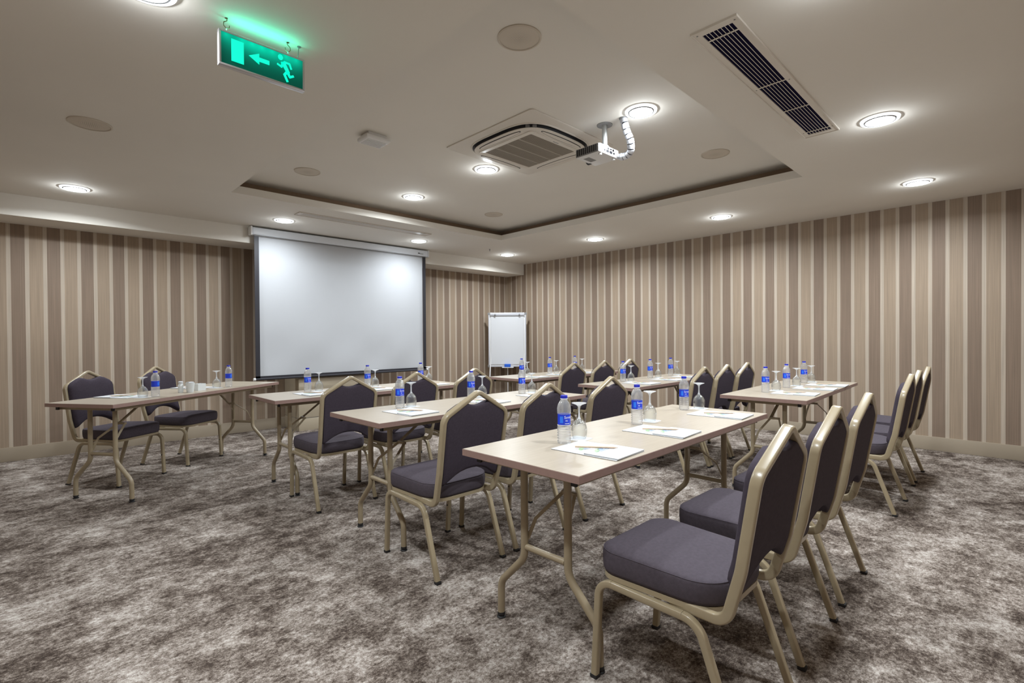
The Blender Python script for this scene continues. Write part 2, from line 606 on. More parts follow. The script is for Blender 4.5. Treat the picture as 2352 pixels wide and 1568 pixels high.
def speaker_proto():
    t = thing('ceiling_speaker', 'x', 'speaker')
    MB().lathe([(0.112, 0.0), (0.112, -0.005), (0.104, -0.008), (0.100, -0.005)], 40, cap0=False, cap1=False).build('rim', M_SPK, t)
    mb = MB().lathe([(0.100, -0.004), (0.060, -0.0065), (0.010, -0.0075)], 40, cap0=False)
    mb.build('mesh_cover', M_PERF, t)
    return t
def perf_mat():
    m, nt, b = nmat('perforated_cover')
    tc = nt.nodes.new('ShaderNodeTexCoord')
    v = nt.nodes.new('ShaderNodeTexVoronoi')
    v.inputs['Scale'].default_value = 110
    v.inputs['Randomness'].default_value = 0
    cr = nt.nodes.new('ShaderNodeValToRGB')
    cr.color_ramp.elements[0].position, cr.color_ramp.elements[0].color = 0.22, (0.16, 0.13, 0.10, 1)
    cr.color_ramp.elements[1].position, cr.color_ramp.elements[1].color = 0.34, (0.56, 0.50, 0.42, 1)
    nt.links.new(tc.outputs['Object'], v.inputs['Vector'])
    nt.links.new(v.outputs['Distance'], cr.inputs[0])
    nt.links.new(cr.outputs[0], b.inputs['Base Color'])
    b.inputs['Roughness'].default_value = 0.7
    return m
M_PERF = perf_mat()
sp = speaker_proto()
SPK = [(-4.877, -5.212, HU, 'large looking round beige ceiling speaker at top middle of the photo'),
       (-2.561, -5.203, HU, 'round beige ceiling speaker in the tray, right of the projector conduit'),
       (-2.541, -2.439, HU, 'small looking round ceiling speaker in the far corner of the tray'),
       (-4.840, -2.468, HU, 'round ceiling speaker in the tray corner above the left end of the slim vent'),
       (-6.376, -2.908, H, 'round beige ceiling speaker at far left, above the leftmost downlight')]
for i, (x, y, z, lb) in enumerate(SPK):
    if i == 0:
        sp.location = (x, y, z); sp['label'] = lb; sp['group'] = 'round ceiling speakers'
    else:
        dup(sp, (x, y, z), 0, lb, 'round ceiling speakers')

# exit sign ---------------------------------------------------------
ES = thing('exit_sign', 'green lit running man exit sign hanging from the ceiling on hooks', 'exit sign', (-5.912, -4.64, 2.417))
SW, SH, SD = 0.355, 0.148, 0.026
mb = MB()
fr = 0.009
mb.box(-SW / 2, SW / 2, -SD / 2, SD / 2, SH / 2 - fr, SH / 2)
mb.box(-SW / 2, SW / 2, -SD / 2, SD / 2, -SH / 2, -SH / 2 + fr)
mb.box(-SW / 2, -SW / 2 + fr, -SD / 2, SD / 2, -SH / 2 + fr, SH / 2 - fr)
mb.box(SW / 2 - fr, SW / 2, -SD / 2, SD / 2, -SH / 2 + fr, SH / 2 - fr)
mb.build('frame', M_ALU, ES, bevel=0.002)
MB().box(-SW / 2 + fr, SW / 2 - fr, -SD / 2 + 0.003, SD / 2 - 0.003, -SH / 2 + fr, SH / 2 - fr).build('lit_panel', M_SIGN, ES)
def pict(polys, name, yf=-SD / 2 + 0.0005):
    mb = MB()
    for poly in polys:
        s0 = len(mb.v)
        mb.prism([(x, z) for x, z in poly], 0, 0.002)
        mb.xf(Matrix(((1, 0, 0, 0), (0, 0, -1, yf + 0.0025), (0, 1, 0, 0), (0, 0, 0, 1))), s0)
    return mb.build(name, M_PICT, ES, auto=30)
pict([[(-0.130, -0.045), (-0.082, -0.045), (-0.082, 0.048), (-0.130, 0.048)]], 'door_symbol')
pict([[(-0.062, 0.003), (-0.020, 0.026), (-0.020, 0.010), (0.022, 0.010), (0.022, -0.008), (-0.020, -0.008), (-0.020, -0.021)]], 'arrow_symbol')
def limb(a, b, wa, wb):
    a, b = Vector(a), Vector(b)
    d = (b - a).normalized()
    n = Vector((-d.y, d.x))
    return [tuple(a + n * wa - d * 0.001), tuple(a - n * wa - d * 0.001), tuple(b - n * wb + d * 0.001), tuple(b + n * wb + d * 0.001)]
MX = 0.098
head = [(MX - 0.028 + 0.0105 * cos(2 * pi * k / 18), 0.046 + 0.0125 * sin(2 * pi * k / 18)) for k in range(18)]
pict([head,
      limb((MX - 0.018, 0.028), (MX + 0.006, -0.014), 0.0095, 0.0075),
      limb((MX - 0.012, 0.030), (MX + 0.012, 0.029), 0.0045, 0.0042),
      limb((MX + 0.011, 0.030), (MX + 0.019, 0.008), 0.0042, 0.0038),
      limb((MX - 0.020, 0.026), (MX - 0.023, 0.004), 0.0042, 0.0038),
      limb((MX - 0.022, 0.004), (MX - 0.042, 0.012), 0.0042, 0.0038),
      limb((MX + 0.003, -0.012), (MX + 0.012, -0.030), 0.0062, 0.0050),
      limb((MX + 0.010, -0.031), (MX + 0.029, -0.020), 0.0052, 0.0046),
      limb((MX + 0.001, -0.010), (MX - 0.011, -0.026), 0.0065, 0.0052),
      limb((MX - 0.012, -0.024), (MX + 0.002, -0.054), 0.0055, 0.0048)], 'running_figure')
ytop = SH / 2
gap = H - 2.417
for i, hx in enumerate((-0.145, 0.107)):
    pts = [(hx, 0, gap), (hx + 0.004, 0, gap - 0.010), (hx - 0.010, 0, gap - 0.020), (hx - 0.011, 0, gap - 0.034), (hx, 0, gap - 0.044), (hx + 0.011, 0, gap - 0.038), (hx + 0.012, 0, gap - 0.028)]
    if i:
        pts = [(2 * hx - p[0], p[1], p[2]) for p in pts]
    mb = MB().tube(fillet(pts, 0.006, 4), 0.0017, 8)
    mb.lathe([(0.0008, 0), (0.006, -0.001), (0.006, 0.0)], 12, (hx, 0, gap - 0.001))
    mb.build('hook', M_BRASS, ES)
    ring = [(hx + 0.0, 0.005 * cos(a), gap - 0.050 + 0.007 * sin(a)) for a in [2 * pi * k / 14 for k in range(15)]]
    MB().tube(ring, 0.0012, 6, cap=False).build('hanging_ring', M_ALU, ES)
mb = MB().tube([(0.150, 0, ytop - 0.002), (0.158, 0, gap)], 0.0016, 8)
mb.lathe([(0.008, -0.003), (0.009, 0)], 14, (0.158, 0, gap))
mb.build('power_cable', M_GREY, ES)
gd = bpy.data.lights.new('sign_led', 'AREA')      # leds leaking upwards out of the top rail
gd.shape = 'RECTANGLE'
gd.size, gd.size_y = 0.30, 0.012
gd.energy = 0.24
gd.color = (0.05, 1.0, 0.62)
go = bpy.data.objects.new('sign_led', gd)
COL.objects.link(go)
go.parent = ES
go.location = (0, 0, SH / 2 + 0.002)
go.rotation_euler = (pi + RD(20), 0, 0)

# long grille vents ---------------------------------------------------
def vent(name, label, cx, cy, L, Wd, z, slots, slotw, ribs, inner, mat_in, fm):
    t = thing(name, label, 'air vent', (cx, cy, z))
    iw, il = inner
    mb = MB()
    mb.box(-L / 2, L / 2, -Wd / 2, -iw / 2, -0.006, 0)
    mb.box(-L / 2, L / 2, iw / 2, Wd / 2, -0.006, 0)
    mb.box(-L / 2, -il / 2, -iw / 2, iw / 2, -0.006, 0)
    mb.box(il / 2, L / 2, -iw / 2, iw / 2, -0.006, 0)
    # raised rim
    e = 0.006
    mb.box(-L / 2, L / 2, -Wd / 2, -Wd / 2 + e, -0.010, -0.006)
    mb.box(-L / 2, L / 2, Wd / 2 - e, Wd / 2, -0.010, -0.006)
    mb.box(-L / 2, -L / 2 + e, -Wd / 2 + e, Wd / 2 - e, -0.010, -0.006)
    mb.box(L / 2 - e, L / 2, -Wd / 2 + e, Wd / 2 - e, -0.010, -0.006)
    mb.build('frame', fm, t, auto=30)
    MB().box(-il / 2, il / 2, -iw / 2, iw / 2, -0.0008, 0).build('duct_opening', mat_in, t, auto=30)
    for k in range(slots):
        y = -iw / 2 + iw * (k + 1) / (slots + 1)
        MB().box(-il / 2, il / 2, y - slotw / 2, y + slotw / 2, -0.0060, -0.0052).build('slat', fm, t, auto=30)
    for x in ribs:
        MB().box(x - 0.005, x + 0.005, -iw / 2, iw / 2, -0.0060, -0.0045).build('cross_rib', fm, t, auto=30)
    for x in (-L / 2 + 0.03, -0.1, L / 2 - 0.1):
        for s in (-1, 1):
            MB().lathe([(0.0045, 0), (0.003, -0.0015)], 10, (x, s * (Wd / 2 - 0.02), -0.006)).build('screw', M_GREY, t)
    return t
vent('ceiling_vent', 'long rectangular ceiling vent with dark slots at upper right', -3.680, -6.045, 1.69, 0.205, H, 7, 0.0026,
     (-0.735, -0.11, 0.30, 0.745), (0.135, 1.60), M_SLOT, M_ACW)
vent('ceiling_vent', 'slim pale ceiling vent between the tray and the projection screen', -3.725, -1.525, 1.70, 0.15, H, 5, 0.010,
     (), (0.09, 1.60), pm('vent_inside_grey', (0.16, 0.13, 0.12), 0.8), M_ACW)

# smoke / detector box ------------------------------------------------
t = thing('detector_box', 'small white square ribbed box fixed under the ceiling tray', 'detector', (-4.80, -3.60, HU))
mb = MB()
mb.add([(x, y, z) for z, s in ((0, 0.075), (-0.02, 0.075), (-0.026, 0.095), (-0.045, 0.095), (-0.055, 0.085)) for x, y in ((-s, -s * .8), (s, -s * .8), (s, s * .8), (-s, s * .8))],
       [(4 * j + i, 4 * j + (i + 1) % 4, 4 * j + 4 + (i + 1) % 4, 4 * j + 4 + i) for j in range(4) for i in range(4)] + [(0, 3, 2, 1), (16, 17, 18, 19)])
mb.build('body', M_WHITE, t, bevel=0.004)
for k in range(7):
    y = -0.054 + 0.018 * k
    MB().box(-0.075, 0.075, y - 0.003, y + 0.003, -0.060, -0.053).build('rib', M_WHITE, t, auto=30)

# air conditioner cassette -------------------------------------------
AC = thing('air_conditioner', 'square ceiling cassette air conditioner with central grille in the tray', 'air conditioner', (-3.80, -4.255, HU))
def rsq(h, r, n=8):
    return rrect(2 * h, 2 * h, r, n)
def bulge(poly, k):
    out = []
    for x, y in poly:
        out.append((x, y))
    return out
mb = MB().prism(rsq(0.475, 0.03), -0.009, 0)
mb.build('outer_panel', M_ACW, AC, bevel=0.003)
def ringloft(name, mat, levels, parent, cap=None):
    vs, fs = [], []
    n = len(levels[0][0])
    for poly, z in levels:
        vs += [(x, y, z) for x, y in poly]
    for j in range(len(levels) - 1):
        for i in range(n):
            k = (i + 1) % n
            fs.append((j * n + i, j * n + k, (j + 1) * n + k, (j + 1) * n + i))
    if cap is not None:
        fs.append(tuple((len(levels) - 1) * n + i for i in range(n)))
    return MB().add(vs, fs).build(name, mat, parent, auto=35)
def sup(h, p=3.6, n=72):
    out = []
    for k in range(n):
        a = 2 * pi * k / n
        c, s = cos(a), sin(a)
        out.append((h * math.copysign(abs(c) ** (2 / p), c), h * math.copysign(abs(s) ** (2 / p), s)))
    return out
ringloft('outlet_rim', M_ACW, [(sup(0.402), -0.009), (sup(0.400), -0.015), (sup(0.392), -0.016), (sup(0.388), -0.009)], AC)
ringloft('air_outlet_gap', M_DARK, [(sup(0.388), -0.0095), (sup(0.376), -0.0095), (sup(0.376), -0.031)], AC)
ringloft('inner_panel', M_ACW, [(sup(0.374), -0.029), (sup(0.376), -0.034), (sup(0.360), -0.040), (sup(0.30, 4.5), -0.042), (rsq(0.262, 0.02, 17), -0.042)], AC)
ringloft('inner_step', M_ACW, [(rsq(0.292, 0.03, 17), -0.042), (rsq(0.290, 0.03, 17), -0.046), (rsq(0.252, 0.01, 17), -0.046), (rsq(0.246, 0.01, 17), -0.042)], AC)
for q in range(4):
    R4 = Matrix.Rotation(q * pi / 2 + pi / 4, 4, 'Z')
    MB().box(-0.04, 0.04, 0.418, 0.438, -0.034, -0.009).xf(R4).build('corner_block', M_GREY, AC, bevel=0.004)
for q in range(4):       # long outlet flaps with dark outlines
    R4 = Matrix.Rotation(q * pi / 2, 4, 'Z')
    lens = [(0.225 * cos(a), 0.330 + 0.026 * sin(a)) for a in [2 * pi * k / 40 for k in range(40)]]
    lens2 = [(0.216 * cos(a), 0.330 + 0.0200 * sin(a)) for a in [2 * pi * k / 40 for k in range(40)]]
    MB().prism(lens, -0.0425, -0.036).xf(R4).build('flap_gap', M_DARK, AC, auto=30)
    MB().prism(lens2, -0.0440, -0.038).xf(R4).build('flap', M_ACW, AC, auto=30)
MB().box(-0.252, 0.252, -0.252, 0.252, -0.0405, -0.036).build('intake', pm('intake_dark', (0.17, 0.15, 0.125), 0.8), AC, auto=30)
gl = MB()
for k in range(42):
    x = -0.246 + 0.012 * k
    gl.box(x - 0.0028, x + 0.0028, -0.25, 0.25, -0.0450, -0.041)
gl.build('grille', M_ACG, AC, auto=30)
for y in (-0.125, 0, 0.125):
    MB().box(-0.25, 0.25, y - 0.006, y + 0.006, -0.0460, -0.041).build('grille_rib', M_ACG, AC, auto=30)
MB().box(-0.03, 0.03, -0.276, -0.268, -0.0465, -0.0445).build('badge', M_GREY, AC, auto=30)

# projector -----------------------------------------------------------
PJ = thing('projector', 'white ceiling projector with dark vented side hanging below the tray', 'projector', (-3.70, -4.80, 2.485))
BH = 0.062
MB().box(-0.105, 0.130, -0.130, 0.080, 0, BH).build('body', M_WHITE, PJ, bevel=0.008)
mb = MB()
MB().box(-0.111, -0.104, -0.124, 0.074, 0.003, BH - 0.003).build('side_vent', M_GREY, PJ, bevel=0.003)
for k in range(10):
    y = -0.105 + 0.018 * k
    MB().box(-0.115, -0.110, y - 0.004, y + 0.004, 0.009, BH - 0.009).build('vent_slat', M_DARK, PJ, auto=30)
mb = MB()
for x, z, w_, h_ in ((-0.01, 0.03, 0.030, 0.016), (0.03, 0.03, 0.030, 0.016), (0.068, 0.03, 0.012, 0.012), (-0.045, 0.03, 0.012, 0.012), (0.0, 0.054, 0.014, 0.012), (0.03, 0.056, 0.02, 0.008), (0.06, 0.056, 0.014, 0.012)):
    MB().box(x - w_ / 2, x + w_ / 2, -0.133, -0.128, z * .8 - h_ / 2, z * .8 + h_ / 2).build('port', M_DARK, PJ, auto=30)
MB().lathe([(0.034, 0), (0.034, 0.03), (0.028, 0.033)], 28, (0, 0, 0)).xf(Matrix.Translation((0.06, 0.065, 0.031)) @ Matrix.Rotation(-pi / 2, 4, 'X')).build('lens', M_DARK, PJ)
MB().box(-0.06, 0.03, -0.005, 0.045, -0.001, 0.002).build('bottom_label', M_GREY, PJ, auto=30)
mb = MB().lathe([(0.065, 0), (0.065, 0.008), (0.045, 0.014), (0.020, 0.018)], 28, (0.0, -0.06, BH))
mb.build('mount_plate', M_CHROME, PJ)
ptop = HU - 2.485
MB().lathe([(0.019, BH + 0.012), (0.019, ptop - 0.004)], 24, (0.0, -0.10, 0)).build('pole', M_STEEL, PJ)
MB().lathe([(0.055, ptop - 0.005), (0.056, ptop)], 32, (0.0, -0.10, 0)).build('ceiling_plate', M_GREY, PJ)
for k in range(2):
    MB().lathe([(0.012, -0.012), (0.012, 0)], 14, ((-0.07, 0.095)[k], -0.11, 0)).build('foot', M_WHITE, PJ)

CN = thing('cable_conduit', 'white segmented spiral cable conduit curving down to the projector', 'cable conduit', (-3.70, -5.055, HU))
ctrl = [Vector((0.0, 0.0, 0.0)), Vector((0.025, -0.008, -0.08)), Vector((0.055, -0.02, -0.145)), Vector((0.09, 0.0, -0.205)), Vector((0.098, 0.055, -0.225)), Vector((0.085, 0.105, -0.215))]
def crom(P, t):
    n = len(P) - 1
    f = min(t * n, n - 1e-6)
    i = int(f)
    u = f - i
    p0, p1, p2, p3 = P[max(i - 1, 0)], P[i], P[i + 1], P[min(i + 2, n)]
    return 0.5 * ((2 * p1) + (p2 - p0) * u + (2 * p0 - 5 * p1 + 4 * p2 - p3) * u * u + (3 * p1 - p0 - 3 * p2 + p3) * u ** 3)
nseg = 11
M_CONDUIT = pm('conduit_white', (0.42, 0.43, 0.46), 0.4)
for k in range(nseg):
    a, b_ = k / nseg + 0.010, (k + 1) / nseg - 0.010
    path = [crom(ctrl, a + (b_ - a) * j / 4) for j in range(5)]
    MB().tube(path, 0.026 if k < 10 else 0.020, 18).build('conduit_link', M_CHROME if k >= 6 else M_CONDUIT, CN)
MB().tube([crom(ctrl, j / 30) for j in range(31)], 0.016, 10).build('cable', M_DARK, CN)
MB().lathe([(0.029, -0.006), (0.030, 0)], 16).build('ceiling_collar', M_GREY, CN)

# sprinkler and spare hook
t = MB().lathe([(0.012, 0), (0.012, -0.006), (0.005, -0.008), (0.005, -0.028), (0.010, -0.030)], 14).build('sprinkler_head', M_GREY, None, (-1.557, -1.262, H))
tag(t, 'tiny sprinkler head on the ceiling near the far room corner', 'sprinkler')
t = MB().tube(fillet([(0, 0, 0.0), (0, 0, -0.020), (0.012, 0, -0.034), (0.028, 0, -0.030), (0.032, 0, -0.018)], 0.008, 4), 0.0022, 8).build('ceiling_hook', M_BRASS, None, (-2.66, -5.69, H))
tag(t, 'small empty dark hook at the near right corner of the ceiling tray', 'hook')

# ------------------------------------------------------------------ projection screen
SX0, SX1, SY = -4.755, -2.215, -0.555
PS = thing('projection_screen', 'large white pull-down projection screen with black border', 'projection screen', ((SX0 + SX1) / 2, SY, 0))
hw = (SX1 - SX0) / 2
sec = [(-0.045, 0.043), (0.03, 0.047), (0.044, 0.03), (0.046, -0.005), (0.038, -0.036), (0.02, -0.046), (-0.04, -0.044), (-0.046, -0.03), (-0.046, 0.03)]
mb = MB().sweep([(-hw + 0.015, 0.02, 2.487), (hw - 0.015, 0.02, 2.487)], [(b_, a) for a, b_ in sec], (0, 0, 1))
# sec (n,b): n = t x b = x cross z = -y  -> first component goes towards the room
hz = MB().box(-hw + 0.015, hw - 0.015, -0.035, 0.055, 2.440, 2.530)
hz.build('housing', M_HOUS, PS, bevel=0.018, seg=4)
for s in (-1, 1):
    x = s * (hw - 0.008)
    MB().box(x - 0.010, x + 0.010, -0.042, 0.06, 2.433, 2.537).build('end_cap', M_WHITE, PS, bevel=0.006)
FX = hw - 0.045
def fabric():
    nx, nz = 90, 70
    vs, fs = [], []
    for j in range(nz + 1):
        z = 0.735 + (2.440 - 0.735) * j / nz
        for i in range(nx + 1):
            x = -FX + 0.048 + (2 * FX - 0.096) * i / nx
            d = max(0, (1.45 - z) / 0.75)
            y = 0.0045 * d * (sin(x * 5.3 + z * 6.0) + 0.7 * sin(x * 8.7 - z * 9 + 1.0)) * (1 if abs(x) < FX * 0.9 else 0.4)
            vs.append((x, y * 1.5 + 0.012, z))
    for j in range(nz):
        for i in range(nx):
            a = j * (nx + 1) + i
            fs.append((a, a + 1, a + nx + 2, a + nx + 1))
    return MB().add(vs, fs).build('screen_fabric', M_SCREEN, PS, auto=80)
fo = fabric()
MB().box(-FX, -FX + 0.052, -0.0045, -0.0010, 0.715, 2.445).build('border', M_SCRBLK, PS, auto=30)
MB().box(FX - 0.052, FX, -0.0045, -0.0010, 0.715, 2.445).build('border', M_SCRBLK, PS, auto=30)
MB().box(-FX, FX, -0.0045, -0.0010, 0.715, 0.742).build('border', M_SCRBLK, PS, auto=30)
MB().box(-FX, FX, -0.005, 0.004, 2.430, 2.442).build('top_seam', M_GREY, PS, auto=30)
MB().lathe([(0.014, -FX), (0.014, FX)], 16).xf(Matrix.Translation((0, 0, 0.705)) @ Matrix.Rotation(pi / 2, 4, 'Y')).build('weight_bar', M_SCRBLK, PS)
for s in (-1, 1):
    MB().lathe([(0.018, -0.012), (0.018, 0.012)], 16).xf(Matrix.Translation((s * (FX + 0.012), 0, 0.705)) @ Matrix.Rotation(pi / 2, 4, 'Y')).build('bar_cap', M_WHITE, PS)
MB().box(hw - 0.20, hw - 0.165, -0.0385, -0.034, 2.470, 2.482).build('badge', M_SCRBLK, PS, auto=30)
MB().box(hw - 0.16, hw - 0.105, -0.0385, -0.034, 2.466, 2.474).build('badge', M_GREY, PS, auto=30)

# low cabinet below the screen ----------------------------------------
CB = thing('low_cabinet', 'plain beige low cabinet standing under the projection screen', 'cabinet', (0, 0, 0))
MB().box(-4.18, -3.12, -0.50, -0.016, 0.165, 0.672).build('body', M_CAB, CB, bevel=0.003)
MB().box(-4.18, -3.12, -0.498, -0.016, 0.0, 0.158).build('plinth', M_CAB, CB, bevel=0.003)
MB().box(-4.175, -3.125, -0.494, -0.02, 0.157, 0.166).build('shadow_gap', M_GREY, CB, auto=30)

# ------------------------------------------------------------------ flip chart in the corner
fd = Vector((-0.70, -0.714, 0)).normalized()
FC = thing('flip_chart', 'white flip chart easel standing in the far room corner', 'flip chart', (-0.40, -0.43, 0), atan2(fd.y, fd.x) + pi / 2)
# local -y faces the camera
W2 = 0.335
MB().box(-W2, W2, 0.0, 0.018, 0.665, 1.625).build('board', M_WHITE, FC, bevel=0.003)
mb = MB()
mb.box(-W2 - 0.008, -W2 + 0.012, -0.006, 0.022, 0.66, 1.60)
mb.box(W2 - 0.012, W2 + 0.008, -0.006, 0.022, 0.66, 1.60)
mb.box(-W2 - 0.008, W2 + 0.008, -0.006, 0.022, 0.655, 0.675)
mb.build('frame', M_CHROME, FC, auto=30)
MB().box(-0.30, 0.30, -0.012, 0.0, 0.70, 1.60).build('paper_pad', M_PAPER, FC, auto=30)
MB().box(-0.31, 0.31, -0.032, 0.0, 1.585, 1.640).build('clamp', M_CHROME, FC, bevel=0.006)
for s in (-1, 1):
    MB().lathe([(0.02, -0.012), (0.02, 0.012)], 14).xf(Matrix.Translation((s * 0.22, -0.034, 1.60)) @ Matrix.Rotation(pi / 2, 4, 'Y')).build('clamp_knob', M_GREY, FC)
    MB().box(s * (W2 + 0.002) - 0.018, s * (W2 + 0.002) + 0.018, -0.008, 0.024, 1.60, 1.64).build('corner_cap', M_GREY, FC, bevel=0.003)
    MB().box(s * (W2 + 0.002) - 0.018, s * (W2 + 0.002) + 0.018, -0.008, 0.024, 0.645, 0.69).build('corner_cap', M_GREY, FC, bevel=0.003)
    MB().tube([(s * 0.30, 0.02, 1.0), (s * 0.34, -0.10, 0.0)], 0.012, 12).build('leg', M_WHITE, FC)
MB().tube([(0, 0.03, 1.3), (0, 0.30, 0.0)], 0.012, 12).build('leg', M_WHITE, FC)
MB().box(-0.10, 0.11, -0.085, 0.0, 0.640, 0.652).build('pen_tray', M_WHITE, FC, auto=30)
t = MB().box(-0.055, 0.055, -0.03, 0.03, 0, 0.055).build('board_eraser', pm('eraser_blue', (0.01, 0.10, 0.55), 0.5), None,
      Vector((-0.40, -0.43, 0.6525)) + fd * 0.050, (0, 0, FC.rotation_euler[2]), bevel=0.006)
tag(t, 'bright blue board eraser lying on the flip chart tray', 'eraser')

# ------------------------------------------------------------------ chair
def lean(z):
    pts = [(0.36, -0.190), (0.45, -0.215), (0.53, -0.238), (0.93, -0.303)]
    for (z0, y0), (z1, y1) in zip(pts, pts[1:]):
        if z <= z1 or z1 == 0.93:
            return y0 + (y1 - y0) * (z - z0) / (z1 - z0)

def outline_seat(n=12):
    """rounded trapezoid, front wide, rear narrower with big radii"""
    cs = [(0.218, 0.255, 0.075), (-0.218, 0.255, 0.075), (-0.198, -0.180, 0.115), (0.198, -0.180, 0.115)]
    out = []
    m = len(cs)
    for i in range(m):
        x, y, r = cs[i]
        a, b_ = cs[i - 1], cs[(i + 1) % m]
        p = Vector((x, y, 0))
        f = fillet([Vector((a[0], a[1], 0)), p, Vector((b_[0], b_[1], 0))], r, n)[1:-1]
        out += [(v.x, v.y) for v in f]
    return out

def chair_proto():
    t = thing('banquet_chair', 'x', 'chair')
    # seat cushion
    ol = outline_seat()
    # resample midpoints on long sides for a smoother dome
    res = []
    for i in range(len(ol)):
        a, b_ = Vector(ol[i]), Vector(ol[(i + 1) % len(ol)])
        k = max(1, int((b_ - a).length / 0.03))
        for j in range(k):
            res.append(a.lerp(b_, j / k))
    ol = res
    cx, cy = 0, 0.045
    def ring(s, z, dish=0):
        out = []
        for p in ol:
            x, y = cx + (p[0] - cx) * s, cy + (p[1] - cy) * s
            zz = z + dish * (0.006 * (y / 0.25) - 0.004 * (1 - (x / 0.22) ** 2) * (1 if y < 0.02 else max(0, 1 - (y - 0.02) / 0.15)))
            out.append((x, y, zz))
        return out
    levels = [ring(0.93, 0.380), ring(0.975, 0.384), ring(0.992, 0.395), ring(1.0, 0.420), ring(0.998, 0.444), ring(0.985, 0.455, .5), ring(0.967, 0.4595, .6), ring(0.93, 0.4635, .8),
              ring(0.80, 0.471, 1), ring(0.6, 0.476, 1), ring(0.35, 0.479, 1), ring(0.12, 0.480, 1)]
    n = len(ol)
    mb = MB()
    vs = [v for l in levels for v in l]
    fs = []
    for j in range(len(levels) - 1):
        for i in range(n):
            k = (i + 1) % n
            fs.append((j * n + i, j * n + k, (j + 1) * n + k, (j + 1) * n + i))
    fs.append(tuple(reversed(range(n))))
    fs.append(tuple((len(levels) - 1) * n + i for i in range(n)))
    so = mb.add(vs, fs).build('seat', M_FAB, t, auto=60)
    pv = [(cx + (p[0] - cx) * 0.984, cy + (p[1] - cy) * 0.984, 0.4560 + 0.003 * (p[1] / 0.25)) for p in ol]
    MB().tube(pv + [pv[0]], 0.0014, 6, cap=False).build('piping', M_FAB, so)
    # thin metal seat pan
    pan = [(cx + (p[0] - cx) * 0.975, cy + (p[1] - cy) * 0.975) for p in ol]
    MB().prism(pan, 0.364, 0.381).build('seat_frame', M_FRAME, t, auto=40)
    # padded back panel
    half = [(0, 0.852), (0.030, 0.855), (0.060, 0.866), (0.090, 0.872), (0.118, 0.862), (0.165, 0.836), (0.184, 0.815), (0.190, 0.790), (0.186, 0.70), (0.182, 0.60), (0.180, 0.52), (0.180, 0.470),
            (0.170, 0.462), (0.140, 0.482), (0.105, 0.505), (0.070, 0.520), (0.035, 0.528), (0, 0.530)]
    pts = []
    full = half + [(-x, z) for x, z in reversed(half[1:-1])]
    for i in range(len(full)):
        a, b_ = Vector(full[i]), Vector(full[(i + 1) % len(full)])
        k = max(1, int((b_ - a).length / 0.022))
        for j in range(k):
            pts.append(a.lerp(b_, j / k))
    c0 = Vector((0, 0.69))
    al = atan2(0.065, 0.40)
    def P(p, off):
        return (p[0], lean(p[1]) + off * cos(al), p[1] + off * sin(al))
    lv = [(0.02, -0.0125), (0.5, -0.0125), (0.9, -0.0120), (0.97, -0.0105), (1.0, -0.006), (1.0, 0.010), (0.99, 0.024), (0.955, 0.035), (0.89, 0.041), (0.7, 0.046), (0.4, 0.049), (0.02, 0.050)]
    vs, fs = [], []
    n = len(pts)
    for s, off in lv:
        for p in pts:
            q = c0 + (p - c0) * s
            vs.append(P(q, off))
    for j in range(len(lv) - 1):
        for i in range(n):
            k = (i + 1) % n
            fs.append((j * n + i, j * n + k, (j + 1) * n + k, (j + 1) * n + i))
    fs.append(tuple(reversed(range(n))))
    fs.append(tuple((len(lv) - 1) * n + i for i in range(n)))
    MB().add(vs, fs).build('backrest', M_FAB_SHADE, t, auto=60)
    # back frame: one flat oval tube from under the seat, up, over the peaked top and down again
    def side(s):
        return [(s * 0.186, -0.02, 0.366), (s * 0.188, -0.192, 0.366), (s * 0.196, lean(0.53), 0.53), (s * 0.199, lean(0.806), 0.806)]
    path = side(-1) + [(0, lean(0.918), 0.921)] + list(reversed(side(1)))
    path = fillet(path, [0, 0.050, 0.25, 0.055, 0.030, 0.055, 0.25, 0.050, 0], 8)
    def rf(i, tt):
        # depth axis: perpendicular to the tangent in the plane of the back profile
        if abs(tt.x) < 0.35:
            b_ = tt.cross(Vector((1, 0, 0)))
            b_.normalize()
            return b_
        return Vector((0, cos(al), sin(al)))
    def rf2(i, tt):
        b_ = rf(i, tt)
        if b_.y < 0:
            b_ = -b_
        # lower horizontal run: depth axis is vertical
        p = Vector(path[i])
        if p.z < 0.46 and abs(tt.x) < 0.35:
            c = tt.cross(Vector((1, 0, 0))).normalized()
            if c.y < -1e-3 or (abs(c.y) <= 1e-3 and c.z < 0):
                c = -c
            return c
        return b_
    MB().sweep(path, rrect(0.022, 0.033, 0.006, 3), rf2).build('back_frame', M_FRAME, t, auto=50)
    # leg frames: square tube, front leg, side rail, rear leg
    sec = rrect(0.024, 0.024, 0.004, 2)
    for s in (-1, 1):
        ptsl = fillet([(s * 0.208, 0.258, 0.012), (s * 0.210, 0.236, 0.352), (s * 0.210, -0.118, 0.346), (s * 0.213, -0.238, 0.012)], [0, 0.055, 0.070, 0], 8)
        nf = 10
        a = ptsl[:nf + 0]
        # split: front leg incl. bend, rail, rear leg incl. bend
        MB().sweep(ptsl[:10], sec, (1, 0, 0)).build('side_x', M_FRAME, t, auto=50).name = 'leg'
        lf = t.children[-1]
        MB().sweep(ptsl[9:11], sec, (1, 0, 0)).build('side_rail', M_FRAME, t, auto=50)
        lb = MB().sweep(ptsl[10:], sec, (1, 0, 0)).build('leg', M_FRAME, t, auto=50)
        for o, (fx, fy) in ((lf, (s * 0.208, 0.2585)), (lb, (s * 0.213, -0.2405))):
            MB().box(fx - 0.0135, fx + 0.0135, fy - 0.0135, fy + 0.0135, 0.0, 0.013).build('rubber_foot', M_RUB, o, bevel=0.002)
